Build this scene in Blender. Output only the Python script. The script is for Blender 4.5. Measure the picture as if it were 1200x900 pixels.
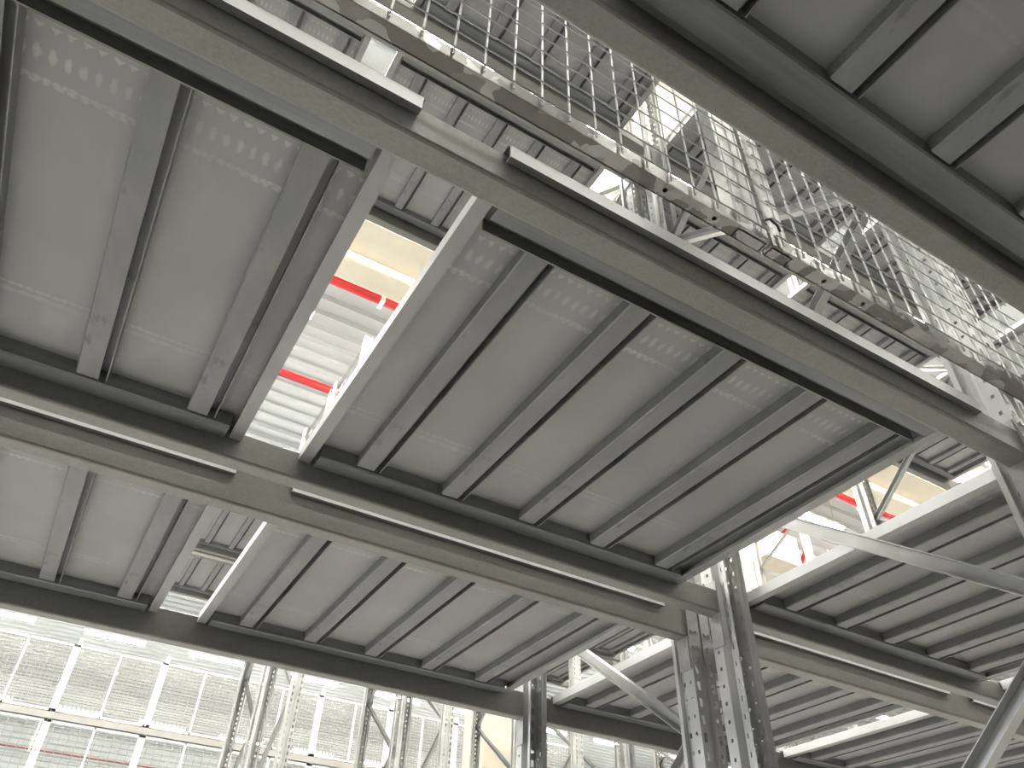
import bpy, math, random
from mathutils import Matrix, Vector
random.seed(7)
for o in list(bpy.data.objects):
    bpy.data.objects.remove(o, do_unlink=True)
SC = bpy.context.scene
COL = SC.collection
EYE = 1.6                      # camera height above the floor; all z below are given from the eye level

# ------------------------------------------------------------------ camera
# axes of the racks (X along beams, Y across the racks, Z up) seen in camera space
RX = (0.85724314, -0.51422661, 0.02655544)
RY = (0.35161355, 0.5469231, -0.75976512)
RZ = (0.37616766, 0.66064069, 0.64965512)
cd = bpy.data.cameras.new('camera'); cam = bpy.data.objects.new('camera', cd); COL.objects.link(cam)
M = Matrix(((RX[0], -RY[0], -RZ[0], 0), (RX[1], -RY[1], -RZ[1], 0), (RX[2], -RY[2], -RZ[2], EYE), (0, 0, 0, 1)))
cam.matrix_world = M
cd.sensor_fit = 'HORIZONTAL'; cd.sensor_width = 36.0; cd.lens = 889.03 / 1200 * 36.0
cd.clip_start = 0.02; cd.clip_end = 300
SC.camera = cam

# ------------------------------------------------------------------ world, exposure
W = bpy.data.worlds.new('world'); SC.world = W; W.use_nodes = True
bg = W.node_tree.nodes['Background']
bg.inputs['Color'].default_value = (0.93, 0.96, 1.0, 1); bg.inputs['Strength'].default_value = 4.0
TUBE_POWER = 115.0
SC.view_settings.view_transform = 'Standard'
SC.view_settings.look = 'None'
SC.view_settings.gamma = 1.0
SC.view_settings.exposure = 0.6
SC.view_settings.use_curve_mapping = False

# ------------------------------------------------------------------ materials
def new_mat(name):
    m = bpy.data.materials.new(name); m.use_nodes = True
    nt = m.node_tree
    return m, nt, nt.nodes['Principled BSDF']

def link(nt, a, b): nt.links.new(a, b)

def math_node(nt, op, a, b=None, c=None, clamp=False):
    n = nt.nodes.new('ShaderNodeMath'); n.operation = op; n.use_clamp = clamp
    for i, v in enumerate((a, b, c)):
        if v is None: continue
        if isinstance(v, (int, float)): n.inputs[i].default_value = v
        else: link(nt, v, n.inputs[i])
    return n.outputs[0]

def noise(nt, co, scale, detail=3, rough=0.55):
    n = nt.nodes.new('ShaderNodeTexNoise'); n.inputs['Scale'].default_value = scale
    n.inputs['Detail'].default_value = detail; n.inputs['Roughness'].default_value = rough
    link(nt, co, n.inputs['Vector']); return n.outputs['Fac']

def mapping(nt, co, s):
    n = nt.nodes.new('ShaderNodeMapping'); n.inputs['Scale'].default_value = s
    link(nt, co, n.inputs['Vector']); return n.outputs[0]

def ramp(nt, fac, stops):
    n = nt.nodes.new('ShaderNodeValToRGB'); cr = n.color_ramp
    while len(cr.elements) < len(stops): cr.elements.new(0.5)
    for e, (p, c) in zip(cr.elements, stops):
        e.position = p; e.color = (c[0], c[1], c[2], 1)
    link(nt, fac, n.inputs['Fac']); return n.outputs['Color']

def mix(nt, fac, a, b):
    n = nt.nodes.new('ShaderNodeMix'); n.data_type = 'RGBA'
    for k, v in ((0, fac), (6, a), (7, b)):
        if isinstance(v, (int, float)): n.inputs[k].default_value = v
        elif isinstance(v, tuple): n.inputs[k].default_value = (v[0], v[1], v[2], 1)
        else: link(nt, v, n.inputs[k])
    return n.outputs[2]

def bump(nt, h, bs, strength, dist=0.002):
    n = nt.nodes.new('ShaderNodeBump'); n.inputs['Strength'].default_value = strength
    n.inputs['Distance'].default_value = dist
    link(nt, h, n.inputs['Height']); link(nt, n.outputs['Normal'], bs.inputs['Normal'])

def galv(name, dark, light, scale=9.0, metallic=0.35, rough=0.5, spangle=None, stretch=(1, 1, 1), spots=None, bumpy=0.08, warp=0, hard=False):
    m, nt, bs = new_mat(name)
    co = mapping(nt, nt.nodes.new('ShaderNodeTexCoord').outputs['Object'], stretch)
    f = noise(nt, co, scale, 4)
    col = ramp(nt, f, [(0.3, dark), (0.7, light)])
    if spangle:
        v = nt.nodes.new('ShaderNodeTexVoronoi'); v.inputs['Scale'].default_value = spangle[0]
        if warp:
            nv = nt.nodes.new('ShaderNodeTexNoise'); nv.inputs['Scale'].default_value = 30; link(nt, co, nv.inputs['Vector'])
            va = nt.nodes.new('ShaderNodeVectorMath'); va.operation = 'MULTIPLY_ADD'; va.inputs[1].default_value = (warp,) * 3
            link(nt, nv.outputs['Color'], va.inputs[0]); link(nt, co, va.inputs[2]); link(nt, va.outputs[0], v.inputs['Vector'])
        else:
            link(nt, co, v.inputs['Vector'])
        g = nt.nodes.new('ShaderNodeSeparateColor'); link(nt, v.outputs['Color'], g.inputs[0])
        gv = math_node(nt, 'MULTIPLY', math_node(nt, 'SUBTRACT', g.outputs[0], 0.42), 6.0, clamp=True) if hard else g.outputs[0]
        k = math_node(nt, 'MULTIPLY', gv, spangle[1])
        col = mix(nt, k, col, spangle[2])
        r = math_node(nt, 'MULTIPLY_ADD', g.outputs[1], 0.12, rough - 0.06)
        link(nt, r, bs.inputs['Roughness'])
    else:
        bs.inputs['Roughness'].default_value = rough
    if spots:
        s = noise(nt, co, spots[0], 3, 0.6)
        s = math_node(nt, 'MULTIPLY', math_node(nt, 'SUBTRACT', s, spots[1]), 14.0, clamp=True)
        col = mix(nt, math_node(nt, 'MULTIPLY', s, spots[3]), col, spots[2])
    link(nt, col, bs.inputs['Base Color'])
    bs.inputs['Metallic'].default_value = metallic
    if bumpy: bump(nt, noise(nt, co, scale * 25, 2), bs, bumpy)
    return m

def make_deck_mat():
    # matt zinc sheet with the pale stacking marks (triangles, drops, chain) that every deck carries
    m, nt, bs = new_mat('deck_zinc')
    tc = nt.nodes.new('ShaderNodeTexCoord').outputs['Object']
    sp = nt.nodes.new('ShaderNodeSeparateXYZ'); link(nt, tc, sp.inputs[0])
    x, y = sp.outputs[0], sp.outputs[1]
    f = noise(nt, mapping(nt, tc, (1, 0.6, 1)), 4.0, 5)
    col = ramp(nt, f, [(0.3, (0.27, 0.27, 0.262)), (0.7, (0.33, 0.33, 0.318))])
    wob = math_node(nt, 'MULTIPLY_ADD', noise(nt, tc, 45, 2), 0.012, -0.006)
    def lane(pitch):            # signed distance from the middle of the repeat, in metres
        fr = math_node(nt, 'FRACT', math_node(nt, 'DIVIDE', math_node(nt, 'ADD', x, wob), pitch))
        return math_node(nt, 'MULTIPLY', math_node(nt, 'SUBTRACT', fr, 0.5), pitch)
    yw = math_node(nt, 'ADD', y, wob)
    def blob(y0, half, pitch, wide, gain):
        u = math_node(nt, 'DIVIDE', lane(pitch), wide)
        v = math_node(nt, 'DIVIDE', math_node(nt, 'SUBTRACT', yw, y0), half)
        d = math_node(nt, 'ADD', math_node(nt, 'MULTIPLY', u, u), math_node(nt, 'MULTIPLY', v, v))
        return math_node(nt, 'MULTIPLY', math_node(nt, 'SUBTRACT', 1.0, d), gain, clamp=True)
    tv = math_node(nt, 'DIVIDE', math_node(nt, 'SUBTRACT', yw, 0.181), 0.014)
    th = math_node(nt, 'MULTIPLY', math_node(nt, 'SUBTRACT', 1.0, tv), 0.0085)
    tri = math_node(nt, 'MULTIPLY', math_node(nt, 'SUBTRACT', th, math_node(nt, 'ABSOLUTE', lane(0.0215))), 400.0, clamp=True)
    tri = math_node(nt, 'MULTIPLY', tri, math_node(nt, 'GREATER_THAN', tv, 0.0))
    drop = blob(0.232, 0.017, 0.0215, 0.0064, 1.3)
    chain = math_node(nt, 'MAXIMUM', blob(0.275, 0.0055, 0.0140, 0.0085, 1.2), blob(0.281, 0.005, 0.0190, 0.0085, 1.0))
    chain2 = math_node(nt, 'MULTIPLY', math_node(nt, 'MAXIMUM', blob(0.765, 0.006, 0.0160, 0.0095, 1.0), blob(0.785, 0.010, 0.03, 0.02, 0.7)), 0.6)
    s = math_node(nt, 'MAXIMUM', math_node(nt, 'MAXIMUM', tri, drop), math_node(nt, 'MAXIMUM', chain, chain2))
    wear = math_node(nt, 'MULTIPLY_ADD', noise(nt, tc, 5, 3), 1.7, -0.42, clamp=True)
    s = math_node(nt, 'MULTIPLY', math_node(nt, 'MULTIPLY', s, wear), 0.8)
    # vague pale smears
    sm = math_node(nt, 'MULTIPLY', math_node(nt, 'SUBTRACT', noise(nt, mapping(nt, tc, (1, 0.35, 1)), 11, 3), 0.62), 3.0, clamp=True)
    s = math_node(nt, 'MAXIMUM', s, math_node(nt, 'MULTIPLY', sm, 0.3))
    link(nt, mix(nt, s, col, (0.56, 0.56, 0.545)), bs.inputs['Base Color'])
    bs.inputs['Metallic'].default_value = 0.25; bs.inputs['Roughness'].default_value = 0.55
    return m

def plain(name, c, rough=0.6, metallic=0.0, var=0.06, scale=6):
    m, nt, bs = new_mat(name)
    co = nt.nodes.new('ShaderNodeTexCoord').outputs['Object']
    a = tuple(v * (1 - var) for v in c); b = tuple(min(1, v * (1 + var)) for v in c)
    link(nt, ramp(nt, noise(nt, co, scale, 3), [(0.3, a), (0.7, b)]), bs.inputs['Base Color'])
    bs.inputs['Roughness'].default_value = rough; bs.inputs['Metallic'].default_value = metallic
    return m

MAT = {}
MAT['deck'] = make_deck_mat()
MAT['rib'] = galv('rib_zinc', (0.175, 0.175, 0.172), (0.25, 0.25, 0.244), 8, 0.25, 0.5, spots=(18, 0.59, (0.115, 0.115, 0.113), 0.65), stretch=(1, 0.5, 1))
MAT['hook'] = galv('channel_zinc', (0.125, 0.128, 0.128), (0.26, 0.263, 0.26), 22, 0.3, 0.45, stretch=(0.06, 1, 1.4))
MAT['beam'] = galv('beam_zinc', (0.20, 0.196, 0.178), (0.248, 0.244, 0.224), 5, 0.4, 0.48, spangle=(260, 0.25, (0.34, 0.34, 0.315)), stretch=(0.7, 1, 1), bumpy=0.05)
MAT['post'] = galv('post_zinc', (0.46, 0.46, 0.445), (0.60, 0.60, 0.58), 7, 0.35, 0.42, bumpy=0)
MAT['flange'] = galv('flange_zinc_lit', (0.66, 0.66, 0.65), (0.76, 0.76, 0.75), 6, 0.25, 0.45, bumpy=0)  # light falling on the flanges is put into this brighter zinc
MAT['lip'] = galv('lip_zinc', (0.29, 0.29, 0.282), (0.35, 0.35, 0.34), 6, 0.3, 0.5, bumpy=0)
MAT['plate'] = galv('plate_zinc', (0.30, 0.30, 0.285), (0.46, 0.46, 0.44), 20, 0.4, 0.38, spangle=(50, 0.25, (0.55, 0.55, 0.53)), bumpy=0.03)
MAT['brace'] = galv('brace_zinc', (0.42, 0.42, 0.405), (0.55, 0.55, 0.535), 6, 0.5, 0.35)
MAT['wire'] = galv('wire_zinc', (0.55, 0.55, 0.54), (0.68, 0.68, 0.67), 20, 0.45, 0.32, bumpy=0)
MAT['cross'] = galv('cross_wire_shaded', (0.30, 0.30, 0.295), (0.40, 0.40, 0.39), 20, 0.45, 0.4, bumpy=0)  # darker than the upright wires: underside shade put in the colour
MAT['rail'] = galv('rail_zinc', (0.34, 0.335, 0.31), (0.46, 0.455, 0.43), 9, 0.4, 0.38, spangle=(26, 0.85, (0.13, 0.125, 0.105)), bumpy=0.0, warp=0.03, hard=True)
MAT['fine_wire'] = plain('far_wire', (0.34, 0.33, 0.31), 0.5, 0.3)
MAT['bolt'] = plain('bolt_steel', (0.5, 0.5, 0.48), 0.35, 0.8)
MAT['white_sheet'] = plain('white_cladding', (0.53, 0.55, 0.55), 0.5, 0.0, 0.03, 2)
MAT['beige'] = plain('beige_concrete', (0.72, 0.655, 0.54), 0.8, 0.0, 0.05, 3)
MAT['red'] = plain('red_pipe_paint', (0.5, 0.018, 0.022), 0.4, 0.0, 0.05)
MAT['dull_red'] = plain('dull_red_paint', (0.22, 0.05, 0.055), 0.6)
MAT['dark'] = plain('dark_steel', (0.06, 0.06, 0.065), 0.6)
MAT['partition'] = plain('shade_partition_grey', (0.22, 0.22, 0.215), 0.7)
MAT['white_paint'] = plain('white_paint', (0.82, 0.82, 0.81), 0.45)
MAT['floor'] = plain('floor_concrete', (0.50, 0.495, 0.485), 0.55, 0.0, 0.08, 0.8)
MAT['pipe'] = plain('grey_conduit', (0.55, 0.54, 0.5), 0.5, 0.2)
MAT['black'] = plain('black_plastic', (0.015, 0.015, 0.015), 0.5)
m, nt, bs = new_mat('tube_glow')
bs.inputs['Base Color'].default_value = (1, 1, 0.95, 1)
bs.inputs['Emission Color'].default_value = (1.0, 0.98, 0.90, 1); bs.inputs['Emission Strength'].default_value = TUBE_POWER
MAT['tube'] = m

# ------------------------------------------------------------------ mesh helpers
class MB:
    def __init__(s): s.v = []; s.f = []
    def box(s, x0, x1, y0, y1, z0, z1):
        n = len(s.v)
        s.v += [(x, y, z) for z in (z0, z1) for y in (y0, y1) for x in (x0, x1)]
        s.f += [tuple(n + i for i in q) for q in ((0, 2, 3, 1), (4, 5, 7, 6), (0, 1, 5, 4), (2, 6, 7, 3), (0, 4, 6, 2), (1, 3, 7, 5))]
        return s
    def poly(s, pts):
        n = len(s.v); s.v += list(pts); s.f.append(tuple(range(n, n + len(pts)))); return s
    def prism(s, prof, axis, a, b, caps=True, closed=True):
        """profile of 2-D points extruded along an axis: 'x' (y,z), 'y' (x,z) or 'z' (x,y)"""
        def P(p, t): return {'x': (t, p[0], p[1]), 'y': (p[0], t, p[1]), 'z': (p[0], p[1], t)}[axis]
        n = len(s.v); k = len(prof)
        s.v += [P(p, a) for p in prof] + [P(p, b) for p in prof]
        for i in range(k if closed else k - 1):
            j = (i + 1) % k
            s.f.append((n + i, n + j, n + k + j, n + k + i))
        if caps and closed:
            s.f.append(tuple(n + i for i in range(k))[::-1]); s.f.append(tuple(n + k + i for i in range(k)))
        return s
    def tube(s, p, q, r, n=8, caps=True):
        p, q = Vector(p), Vector(q); d = (q - p).normalized()
        a = d.orthogonal().normalized(); b = d.cross(a); m = len(s.v)
        for c in (p, q):
            for i in range(n):
                t = 2 * math.pi * i / n
                s.v.append(tuple(c + a * (r * math.cos(t)) + b * (r * math.sin(t))))
        for i in range(n):
            j = (i + 1) % n; s.f.append((m + i, m + j, m + n + j, m + n + i))
        if caps:
            s.f.append(tuple(m + i for i in range(n))[::-1]); s.f.append(tuple(m + n + i for i in range(n)))
        return s
    def perf(s, a, b, z0, z1, pitch, hw, hh, off=0.0):
        """vertical sheet from plan point a to plan point b with a column of slots down its middle"""
        ax, ay = a; bx, by = b; L = math.hypot(bx - ax, by - ay); t0 = 0.5 - hw / L / 2; t1 = 0.5 + hw / L / 2
        def P(t, z): return (ax + (bx - ax) * t, ay + (by - ay) * t, z)
        s.poly([P(0, z0), P(t0, z0), P(t0, z1), P(0, z1)]); s.poly([P(t1, z0), P(1, z0), P(1, z1), P(t1, z1)])
        z = z0; c = z0 + pitch * (0.5 + off)
        while c + hh / 2 < z1:
            s.poly([P(t0, z), P(t1, z), P(t1, c - hh / 2), P(t0, c - hh / 2)]); z = c + hh / 2; c += pitch
        s.poly([P(t0, z), P(t1, z), P(t1, z1), P(t0, z1)])
        return s
    def mesh(s, name, mat, under=None):
        me = bpy.data.meshes.new(name); me.from_pydata(s.v, [], s.f); me.materials.append(MAT[mat]); me.update()
        if under:                       # second tone for the return lips; flange faces painted brighter as if lit
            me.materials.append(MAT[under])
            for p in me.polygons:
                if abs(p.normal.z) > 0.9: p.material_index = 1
        return me

def obj(name, me, parent=None, loc=(0, 0, 0), rot=None):
    o = bpy.data.objects.new(name, me); COL.objects.link(o); o.location = loc
    if rot: o.rotation_euler = rot
    if parent: o.parent = parent
    return o
def tag(o, label, cat, group=None):
    o['label'] = label; o['category'] = cat
    if group: o['group'] = group
    return o
def thing(name, label, cat, loc, group=None, rot=None):
    o = bpy.data.objects.new(name, None); COL.objects.link(o); o.location = loc; o.empty_display_size = 0.1
    if rot: o.rotation_euler = rot
    o['kind'] = 'thing'
    return tag(o, label, cat, group)
def structure(name, me, loc=(0, 0, 0)):
    o = obj(name, me, None, loc); o['kind'] = 'structure'; return o
def Z(z): return z + EYE

# ------------------------------------------------------------------ setting
structure('floor', MB().box(-60, 48, -40, 60, -0.1, 0).mesh('floor', 'floor'))
def corrugated(t0, t1, pitch, depth, flip=1):
    pts = []; t = t0
    while t < t1:
        pts += [(t, 0), (t + pitch * .38, 0), (t + pitch * .48, depth * flip), (t + pitch * .9, depth * flip)]
        t += pitch
    return pts
b = MB(); b.prism(corrugated(-16, 36.5, 0.34, 0.07), 'x', -6, 48, closed=False)
structure('ceiling', b.mesh('ceiling', 'white_sheet'), (0, 0, Z(8.5)))
b = MB(); b.prism([(0.08 if d else 0.0, t) for t, d in corrugated(0, Z(8.5), 0.42, 1)], 'x', -6, 48, closed=False)
structure('wall_far', b.mesh('wall_far', 'white_sheet'), (0, 36.2, 0))

b = MB(); b.prism([(-0.08 if d else 0.0, t) for t, d in corrugated(0, Z(8.5), 0.42, 1)], 'x', -6, 48, closed=False)
structure('wall_near', b.mesh('wall_near', 'white_sheet'), (0, -12, 0))  # unseen; added to cut daylight from behind the camera
b = MB(); b.prism([(0.08 if d else 0.0, t) for t, d in corrugated(0, Z(8.5), 0.42, 1)], 'y', -12, 36, closed=False)
structure('wall_right', b.mesh('wall_right', 'white_sheet'), (47, 0, 0))  # unseen; added so daylight comes mainly from the left

# unseen left wall with aisle door, low partition behind camera: added to shape light
b = MB()
for y0, y1, z0, z1 in ((-12, 3.0, 0, 10.1), (8.2, 36, 0, 10.1), (3.0, 8.2, 5.2, 10.1)):
    b.prism([(0.08 if d else 0.0, t) for t, d in corrugated(z0, z1 - .4, 0.42, 1)], 'y', y0, y1, closed=False)
structure('wall_left', b.mesh('wall_left', 'white_sheet'), (-6, 0, 0))
structure('shade_partition', MB().box(-6, 47, -1.12, -1.0, 0, 2.55).mesh('shade_partition', 'partition'))  # unseen, added to block low light from the camera side

# concrete roof beams
tag(obj('concrete_beam', MB().prism([(5.95, 7.5), (7.0, 7.5), (7.1, 7.6), (7.1, 8.5), (5.85, 8.5), (5.85, 7.6)], 'x', -6, 47).mesh('concrete_beam', 'beige'), None, (0, 0, EYE)),
    'long beige concrete roof beam seen through the gap between the two nearest shelf decks', 'beam')
tag(obj('concrete_beam', MB().prism([(3.14, 7.62), (3.66, 7.62), (3.72, 7.7), (3.72, 8.5), (3.08, 8.5), (3.08, 7.7)], 'y', -2, 5.84).mesh('cross_beam', 'beige'), None, (0, 0, EYE)),
    'short beige concrete cross beam seen through the wire mesh above the posts', 'beam')
tag(obj('concrete_beam', MB().prism([(8.75, 7.0), (11.0, 7.0), (11.0, 8.5), (10.15, 8.5), (10.15, 7.62), (8.75, 7.62)], 'x', 10.65, 11.6).mesh('cross_beam_far', 'beige'), None, (0, 0, EYE)),
    'pale concrete beam end beside the red hose, right of the double posts', 'beam')
b = MB().box(5.22, 5.95, 9.6, 10.2, -EYE, 7.49); b.box(5.17, 6.0, 9.55, 10.25, -EYE, -1.3)
tag(obj('concrete_pillar', b.mesh('concrete_pillar', 'beige'), None, (0, 0, EYE)), 'beige concrete pillar standing behind the dark perforated post at bottom centre', 'pillar')

# sprinkler pipes
def pipe(y, z, r, label, brackets, mat='red'):
    t = thing('sprinkler_pipe', label, 'pipe', (0, y, Z(z)), 'red sprinkler pipes')
    obj('pipe', MB().tube((-6, 0, 0), (46, 0, 0), r, 12).mesh('pipe', mat), t)
    hb = MB().box(-.03, .03, -.09, -.07, -.06, 0.9).box(-.03, .03, .07, .09, -.06, .9).box(-.03, .03, -.09, .09, -.09, -.06).mesh('hanger', 'white_paint')
    for x in brackets: obj('hanger', hb, t, (x, 0, 0))
pipe(7.42, 7.85, 0.07, 'red sprinkler pipe next to the beige roof beam', (-3, 2.05, 7, 12, 17))
pipe(9.72, 7.85, 0.065, 'red sprinkler pipe farther down the white ceiling, beside the rack tops', (-4, 4, 9, 14, 19))
pipe(33.0, 7.05, 0.028, 'thin distant dark red pipe behind the far wire mesh', (0, 8, 16), 'dull_red')
# red branch hose looping off the farther pipe
hp = [(11.69, 9.63, 7.82), (11.79, 9.44, 7.9), (11.69, 9.16, 7.9), (11.55, 8.80, 7.9), (11.53, 8.61, 7.9), (11.76, 8.70, 7.9), (12.19, 9.0, 7.9), (12.7, 9.45, 7.9), (12.75, 9.63, 7.82)]
b = MB()
for p, q in zip(hp, hp[1:]): b.tube(p, q, .045, 8)
tag(obj('branch_hose', b.mesh('branch_hose', 'red'), None, (0, 0, EYE)), 'red looped hose branching off the ceiling pipe, right of the double posts', 'hose')
# conduit fixed under the concrete beam
t = tag(obj('conduit', MB().tube((-6, 6.5, Z(7.42)), (46, 6.5, Z(7.45)), 0.045, 8).mesh('conduit', 'beige')), 'pale conduit running along the underside of the beige roof beam', 'pipe')

# ------------------------------------------------------------------ ceiling lights
hm = MB().prism([(-.09, .02), (.09, .02), (.06, .10), (-.06, .10)], 'x', -.76, .76).mesh('housing', 'white_paint')
tm = MB().prism([(-.055, .02), (-.05, -.03), (-.02, -.05), (.02, -.05), (.05, -.03), (.055, .02)], 'x', -.73, .73).mesh('tube', 'tube')
rm = MB().tube((0, 0, .1), (0, 0, 1.075), .008, 5).mesh('hanger', 'pipe')
bm_ = MB().box(-.17, .17, -.15, .15, -.75, -.2).mesh('junction_box', 'pipe')
ORD = ['first', 'second', 'third', 'fourth', 'fifth', 'sixth', 'seventh', 'eighth', 'ninth', 'tenth', 'eleventh', 'twelfth', 'thirteenth', 'fourteenth', 'fifteenth', 'sixteenth']
ROWS = [(-1.6, 'added unseen over the camera', -2, 7), (3.55, 'added over the aisle, near side', -2, 9), (5.0, 'added over the aisle, far side', -2, 9), (7.9, 'nearest the big deck gap', -2, 9), (14.85, 'mid ceiling', -2, 9), (21.85, 'directly under the lowest beam', -2, 9), (29.2, 'behind the far mesh', -2, 9)]  # rows over camera and aisle are added to brighten flanges and aisle floor
for yr, nm, k0, k1 in ROWS:
    for k in range(k0, k1):
        x = (0.50 if yr == 7.9 else 0.90) + 2.66 * k
        L = thing('ceiling_light', '%s glowing strip light from left, row %s' % (ORD[k - k0], nm), 'light', (x, yr, Z(7.5)), 'fluorescent strip lights under the roof')
        obj('housing', hm, L); obj('tube', tm, L)
        for s in (-.6, .6): obj('hanger', rm, L, (s, 0, 0))

# ------------------------------------------------------------------ racking parts
DEPTH = 1.074   # deck from outer flange to outer flange
DROP = 0.030
def deck_meshes(Wd):
    d = {}
    d['plate'] = MB().box(0, Wd, 0, DEPTH, 0, .004).mesh('plate', 'deck')
    # outer flanges with a small return lip
    d['end_flange'] = MB().prism([(0, .004), (-.003, .001), (-.003, -DROP), (.010, -DROP), (.010, -DROP + .003), (0, -DROP + .003)], 'x', 0.004, Wd - .004).mesh('end_flange', 'flange', 'beam')  # lip shadow painted with the darker beam material
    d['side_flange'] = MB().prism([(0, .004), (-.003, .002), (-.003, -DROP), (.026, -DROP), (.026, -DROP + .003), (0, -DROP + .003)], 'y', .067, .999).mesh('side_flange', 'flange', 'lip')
    # channel with an open slot on its inner side, and the plain channel of the far end
    d['near_channel'] = MB().prism([(.072, 0), (.072, -.033), (.119, -.033), (.119, -.030), (.0755, -.030), (.0755, -.003), (.144, -.003), (.144, -.033), (.1475, -.033), (.1475, 0)], 'x', .036, Wd - .036).mesh('near_channel', 'hook')
    d['far_channel'] = MB().prism([(.943, 0), (.946, -.020), (.947, -.032), (.951, -.035), (.998, -.035), (.998, 0)], 'x', .036, Wd - .036).mesh('far_channel', 'hook')
    # rib: lipped channel, flat lower face and an open slot along one side
    d['rib'] = MB().prism([(0, 0), (0, -.026), (.003, -.029), (.046, -.029), (.046, -.0265), (.0025, -.0265), (.0025, -.002), (.061, -.002), (.061, -.029), (.0635, -.029), (.0635, 0)], 'y', .1475, .943).mesh('rib', 'rib')
    return d
DM = {1.2: deck_meshes(1.2), 1.24: deck_meshes(1.24)}
def deck(x, yf, zp, Wd, label, group, full=True):
    t = thing('shelf_deck', label, 'shelf', (x, yf, Z(zp)), group)
    d = DM[Wd]
    obj('plate', d['plate'], t)
    obj('side_flange', d['side_flange'], t); o = obj('side_flange', d['side_flange'], t, (Wd, 0, 0)); o.scale = (-1, 1, 1)
    obj('end_flange', d['end_flange'], t); o = obj('end_flange', d['end_flange'], t, (0, DEPTH, 0)); o.scale = (1, -1, 1)
    obj('edge_channel', d['near_channel'], t); obj('edge_channel', d['far_channel'], t)
    for i in range(5): obj('rib', d['rib'], t, (.127 + .234 * i, 0, 0))
    return t

BEAMS = {}
BOLT = MB().tube((0, -.005, 0), (0, -.0001, 0), .006, 6).mesh('bolt', 'bolt')
def beam(x0, x1, y0, y1, z0, h, front, label, group, near=False):
    """box beam; front = -1 when its outer face looks to -y, +1 to +y"""
    w = y1 - y0; L = x1 - x0; key = (round(w, 3), round(h, 3), round(L, 3), front)
    if key not in BEAMS:
        c = .006
        prof = [(c, 0), (w - c, 0), (w - .002, .002), (w, c), (w, h - c), (w - c, h), (c, h), (0, h - c), (0, c), (.002, .002)]
        pm = MB().prism(prof, 'x', 0, L).mesh('beam_profile', 'beam')
        yo = -.0085 if front < 0 else w + .005
        cm = []
        for s in (0, 1):
            xe = -.004 if s == 0 else L
            xf = (-.046, 0) if s == 0 else (L, L + .046)
            c_ = MB().box(xe, xe + .004, 0, w, -.10, h + .03)
            c_.prism([(xf[0], -.075), ((xf[0] + xf[1]) / 2, -.10), (xf[1], -.10), (xf[1], h + .04), (xf[0], h + .04)], 'y', yo, yo + .0035)
            spots = [(xf[0] + (xf[1] - xf[0]) * xb, yo, zb) for zb in (-.075, -.03, .02, h + .015) for xb in (.3, .72)]
            BY = (-.005, -.0001) if front < 0 else (.0036, .0085)
            bl = MB()
            for q in spots: bl.tube((q[0], yo + BY[0], q[2]), (q[0], yo + BY[1], q[2]), .006, 6)
            cm.append((c_.mesh('end_connector', 'plate'), bl.mesh('bolt', 'bolt'), spots))
        BEAMS[key] = (pm, cm)
    pm, cm = BEAMS[key]
    t = thing('rack_beam', label, 'beam', (x0, y0, Z(z0)), group)
    obj('beam_profile', pm, t)
    for a, bo, spots in cm:
        e = obj('end_connector', a, t)
        if near:
            for q in spots: obj('bolt', BOLT, e, (q[0], q[1] + (0 if front < 0 else .0086), q[2]))
        else:
            obj('bolts', bo, e)['kind'] = 'stuff'
    return t

TOP = 6.17
def post_mesh(z0, z1):
    b = MB(); w = .045
    P = [(-.040, .092), (-.040, .078), (-.026, .078), (-.026, .052), (-w, .038), (-w, 0), (-.013, 0), (-.009, .008), (.009, .008), (.013, 0), (w, 0), (w, .038), (.026, .052), (.026, .078), (.040, .078), (.040, .092)]
    slots = {5: (.013, .026, 0), 9: (.013, .026, 0), 4: (.008, .010, .25), 10: (.008, .010, .25), 2: (.008, .014, .4), 12: (.008, .014, .4)}
    for i in range(len(P) - 1):
        if i in slots:
            hw, hh, of = slots[i]; b.perf(P[i], P[i + 1], z0, z1, .05, hw, hh, of)
        else:
            (ax, ay), (bx, by) = P[i], P[i + 1]
            b.poly([(ax, ay, z0), (bx, by, z0), (bx, by, z1), (ax, ay, z1)])
    return b.mesh('post', 'post')
PM = post_mesh(0, Z(TOP))
FM = MB().box(-.08, .08, -.04, .13, 0, .008).mesh('foot_plate', 'plate')
BR = {}
def frame(x, yo0, yo1, label, group, nodes, name='upright_frame'):
    """two posts whose outer faces are at yo0 and yo1 and the zigzag of C-section braces between them"""
    t = thing(name, label, 'rack frame', (x, yo0, 0), group)
    D = yo1 - yo0
    p = obj('post', PM, t); obj('foot_plate', FM, p)
    p = obj('post', PM, t, (0, D, 0), (0, 0, math.pi)); obj('foot_plate', FM, p)
    for i in range(len(nodes) - 1):
        (s0, z0), (s1, z1) = nodes[i], nodes[i + 1]
        ya = .070 if s0 == 0 else D - .070; yb = .070 if s1 == 0 else D - .070
        dv = Vector((0, yb - ya, z1 - z0)); L = dv.length; key = round(L, 2)
        if key not in BR:
            # C-section, open side to -x
            pr = [(-.016, -.019), (.014, -.019), (.014, .019), (-.016, .019), (-.016, .0165), (.0115, .0165), (.0115, -.0165), (-.016, -.0165)]
            BR[key] = MB().prism(pr, 'z', -.02, L + .02).mesh('brace', 'brace')
        ang = math.atan2(-(yb - ya), z1 - z0)
        obj('brace', BR[key], t, (0, ya, Z(z0)), (ang, 0, 0))
    return t
def zig(first=(0, .70)):
    return [(0, -1.42), (1, -.72 - .70 + .0), (0, -.70), (1, -.02), (0, .70), (1, 1.40), (0, 2.12), (1, 2.80), (0, 3.54), (1, 4.24), (0, 4.94), (1, 5.62), (0, 6.1), (1, 6.1)]
ZIG = zig()

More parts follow.
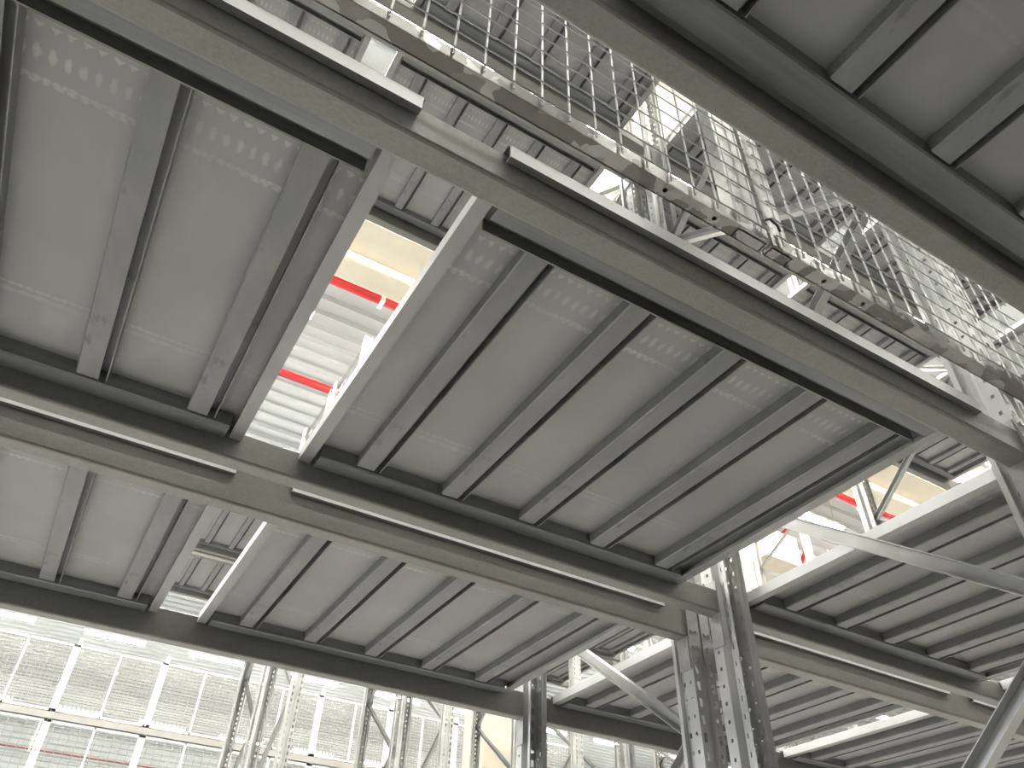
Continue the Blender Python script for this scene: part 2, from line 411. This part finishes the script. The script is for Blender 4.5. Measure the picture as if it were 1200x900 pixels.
# ------------------------------------------------------------------ the racks
PER = 2.81; FX = 1.725; ZU = 3.56; PL = .080
BAY = {-1: 'bay cut by left edge', 0: 'bay left of double posts', 1: 'bay right of double posts', 2: 'second bay past double posts', 3: 'third bay past double posts'}
LEV = {0: 'lower level', 1: 'upper level'}
RACK = {'r0': 'overhead rack', 'r1': 'middle rack', 'r2': 'rear rack'}
def rack(key, ya, wa, yb, wb, z0, h0, zp, xs, Wd, bays0, bays1, frames):
    nm = RACK[key]
    for lev, bays, dz in ((0, bays0, 0), (1, bays1, ZU - 1.0)):
        for k in bays:
            xo = PER * k
            x0 = xo + FX - PER + .0505; x1 = xo + FX - .0505
            zz = z0 + dz
            beam(x0, x1, ya, ya + wa, zz, h0, -1, 'galvanised near beam, %s, %s, %s' % (nm, LEV[lev], BAY[k]), 'beams of the racks', lev == 0 and k == 0)
            beam(x0, x1, yb, yb + wb, zz, h0, 1, 'galvanised far beam, %s, %s, %s' % (nm, LEV[lev], BAY[k]), 'beams of the racks', lev == 0 and k == 0)
            for side, xd in (('left', xo + xs[0]), ('right', xo + xs[1])):
                deck(xd, ya - .012, zp + dz, Wd if side == 'right' else 1.2, 'ribbed grey deck, %s half of %s, %s, %s' % (side, BAY[k], nm, LEV[lev]), 'ribbed shelf decks')
    for k in frames:
        frame(FX + PER * k, ya - .004, yb + wb + .004, 'perforated galvanised upright frame of the %s, %s' % (nm, {-1: 'beyond the left edge', 0: 'at the double posts', 1: 'next to the right of the double posts', 2: 'third along to the right'}[k]), 'upright frames', ZIG)
#     key  near beam     far beam     bottom height plate
rack('r0', -.675, .052, .329, .048, 1.05, .078, 1.13, (-1.029, .316), 1.2, (0, 1), (), (0, -1))
rack('r1', .610, .052, 1.600, .048, 1.00, .078, 1.08, (-1.029, .318), 1.2, (0, 1), (-1, 0, 1, 2), (-1, 0, 1))
rack('r2', 1.755, .050, 2.755, .050, .975, .103, 1.08, (-.995, .345), 1.24, (0, 1), (-1, 0, 1, 2), (-1, 0, 1))

# racks across the aisle: short bays
P3 = 1.42
for key, ya, yb, nm in (('r3', 6.45, 7.45, 'first rack across the aisle'), ('r4', 7.60, 8.60, 'second rack across the aisle')):
    for k in range(0, 6):
        frame(FX + P3 * k, ya, yb + .05, 'bright perforated frame of the %s, %s from the left' % (nm, ORD[k]), 'upright frames across the aisle', ZIG)
    for k in range(0, 6):
        x0 = FX + P3 * (k - 1) + .0505; x1 = FX + P3 * k - .0505
        beam(x0, x1, ya + .004, ya + .054, ZU, .078, -1, 'near beam of the %s, %s bay from the left' % (nm, ORD[k]), 'beams across the aisle')
        beam(x0, x1, yb, yb + .05, ZU, .078, 1, 'far beam of the %s, %s bay from the left' % (nm, ORD[k]), 'beams across the aisle')
        deck(x0 + .05, ya - .008, ZU + PL, 1.2, 'steel shelf deck of the %s, %s bay from the left' % (nm, ORD[k]), 'decks across the aisle')

# ------------------------------------------------------------------ row spacers between back-to-back frames
def spacer(x, y0, y1, z, label):
    b = MB().prism([(-.03, -.05), (.03, -.05), (.03, .05), (.027, .05), (.027, -.047), (-.027, -.047), (-.027, .05), (-.03, .05)], 'y', 0, y1 - y0)
    t = thing('row_spacer', label, 'spacer', (x, y0, Z(z)), 'row spacers')
    obj('channel', b.mesh('channel', 'plate'), t)
    for yy in (.02, y1 - y0 - .02):
        obj('bolt', MB().tube((-.045, yy, 0), (-.028, yy, 0), .009, 6).mesh('bolt', 'bolt'), t)
spacer(FX, .3895, .6015, 1.26, 'grey channel spacer tying the front post to the rack at the right edge')

# ------------------------------------------------------------------ wire mesh guard between the racks
YM = .500; ZM0 = 1.05; MH = 1.0
vm = MB().tube((0, 0, 0), (0, 0, MH), .0019, 6).mesh('upright_wire', 'wire')
def guard(x0, x1, xw0, label, y=YM, posts=(), holes=()):
    t = thing('mesh_guard', label, 'wire mesh', (x0, y, Z(ZM0)), 'wire mesh guards')
    L = x1 - x0
    # bottom angle rail, its flat leg punched with round holes
    b = MB(); hx = sorted(h - x0 for h in holes)
    b.box(0, L, .004, .0065, .0, .034)
    prev = 0.0; r = .0045; yc = .016; y0_, y1_ = .0065, .030
    for h in hx:
        n = 12
        b.poly([(prev, y0_, 0), (h - .008, y0_, 0), (h - .008, y1_, 0), (prev, y1_, 0)])
        ring = [(h + r * math.cos(2 * math.pi * i / n), yc + r * math.sin(2 * math.pi * i / n), 0) for i in range(n)]
        sq = []
        for i in range(n):
            a = 2 * math.pi * i / n; cx, sy = math.cos(a), math.sin(a); k = 1 / max(abs(cx), abs(sy))
            sq.append((h + .008 * cx * k, (yc + (y1_ - yc) * sy * k) if sy > 0 else (yc + (yc - y0_) * sy * k), 0))
        for i in range(n):
            j = (i + 1) % n; b.poly([ring[i], ring[j], sq[j], sq[i]])
        prev = h + .008
    b.poly([(prev, y0_, 0), (L, y0_, 0), (L, y1_, 0), (prev, y1_, 0)])
    b.box(0, L, .028, .030, .0, .014).box(0, L, .0065, .028, .0125, .014)
    obj('bottom_rail', b.mesh('bottom_rail', 'rail'), t)
    x = xw0
    while x < x1 - .004:
        obj('wire', vm, t, (x - x0, 0, .008)); x += .05
    hmesh = MB().tube((.006, 0, 0), (L - .006, 0, 0), .0014, 6).mesh('cross_wire', 'cross')
    for i in range(20): obj('wire', hmesh, t, (0, -.0035, .022 + .05 * i))
    for px, w in posts:
        b = MB().prism([(0, .032), (0, .008), (w, .008), (w, .032), (w - .003, .032), (w - .003, .011), (.003, .011), (.003, .032)], 'z', .0, MH)
        obj('post', b.mesh('post_strip', 'plate'), t, (px - x0, 0, 0))
    return t
guard(-.60, .790, -.58, 'left wire mesh guard panel above the long near beam', posts=((.722, .066),), holes=(.568, .674))
guard(.798, 1.66, .822, 'right wire mesh guard panel running to the front post', posts=((.800, .05),), holes=(.937, 1.04))
guard(1.79, 2.60, 1.81, 'third wire mesh guard panel beyond the front post')
# cable tie at the joint
b = MB(); pts = [(.775, -.006, .040), (.790, -.009, .052), (.806, -.009, .046), (.815, -.006, .036)]
for p, q in zip(pts, pts[1:]): b.tube(p, q, .0022, 6)
b.tube((.775, -.006, .040), (.772, -.012, .020), .0014, 5)
tag(obj('cable_tie', b.mesh('cable_tie', 'black'), None, (0, YM, Z(ZM0))), 'black cable tie joining the two wire mesh panels', 'cable tie')

# ------------------------------------------------------------------ far mesh partition (bottom left)
YF = 12.2
def far_panel(x0, x1, z0, z1, pitch, label):
    t = thing('mesh_partition', label, 'wire mesh', (x0, YF, Z(z0)), 'far mesh partition panels')
    L = x1 - x0; H = z1 - z0; b = MB()
    n = int(L / pitch)
    for i in range(1, n): b.box(i * L / n - .004, i * L / n + .004, 0, .006, 0, H)
    n = int(H / pitch)
    for i in range(1, n): b.box(0, L, -.006, 0, i * H / n - .004, i * H / n + .004)
    o = obj('mesh', b.mesh('mesh', 'fine_wire'), t); o['kind'] = 'stuff'
    fr = MB().box(0, .05, -.02, .03, 0, H + .1).box(L - .03, L, -.02, .03, 0, H).box(0, L, -.02, .03, 0, .03).box(0, L, -.02, .03, H - .03, H)
    obj('panel_frame', fr.mesh('panel_frame', 'white_paint'), t)
    obj('mid_bar', MB().box(L / 2 - .012, L / 2 + .012, -.02, .02, 0, H).mesh('mid_bar', 'white_paint'), t)
for i in range(-1, 7):
    x0 = .07 + 1.2 * i
    far_panel(x0, x0 + 1.19, 3.09, 3.98, .055, '%s fine mesh panel from the left, upper tier of the far partition' % ORD[i + 1])
    far_panel(x0, x0 + 1.19, 2.30, 2.98, .10, '%s open mesh panel from the left, lower tier of the far partition' % ORD[i + 1])
b = MB().box(-1.3, 9, YF - .05, YF + .05, Z(2.99), Z(3.07))
tag(obj('partition_rail', b.mesh('partition_rail', 'fine_wire')), 'grey rail between the two tiers of the far mesh partition', 'rail')
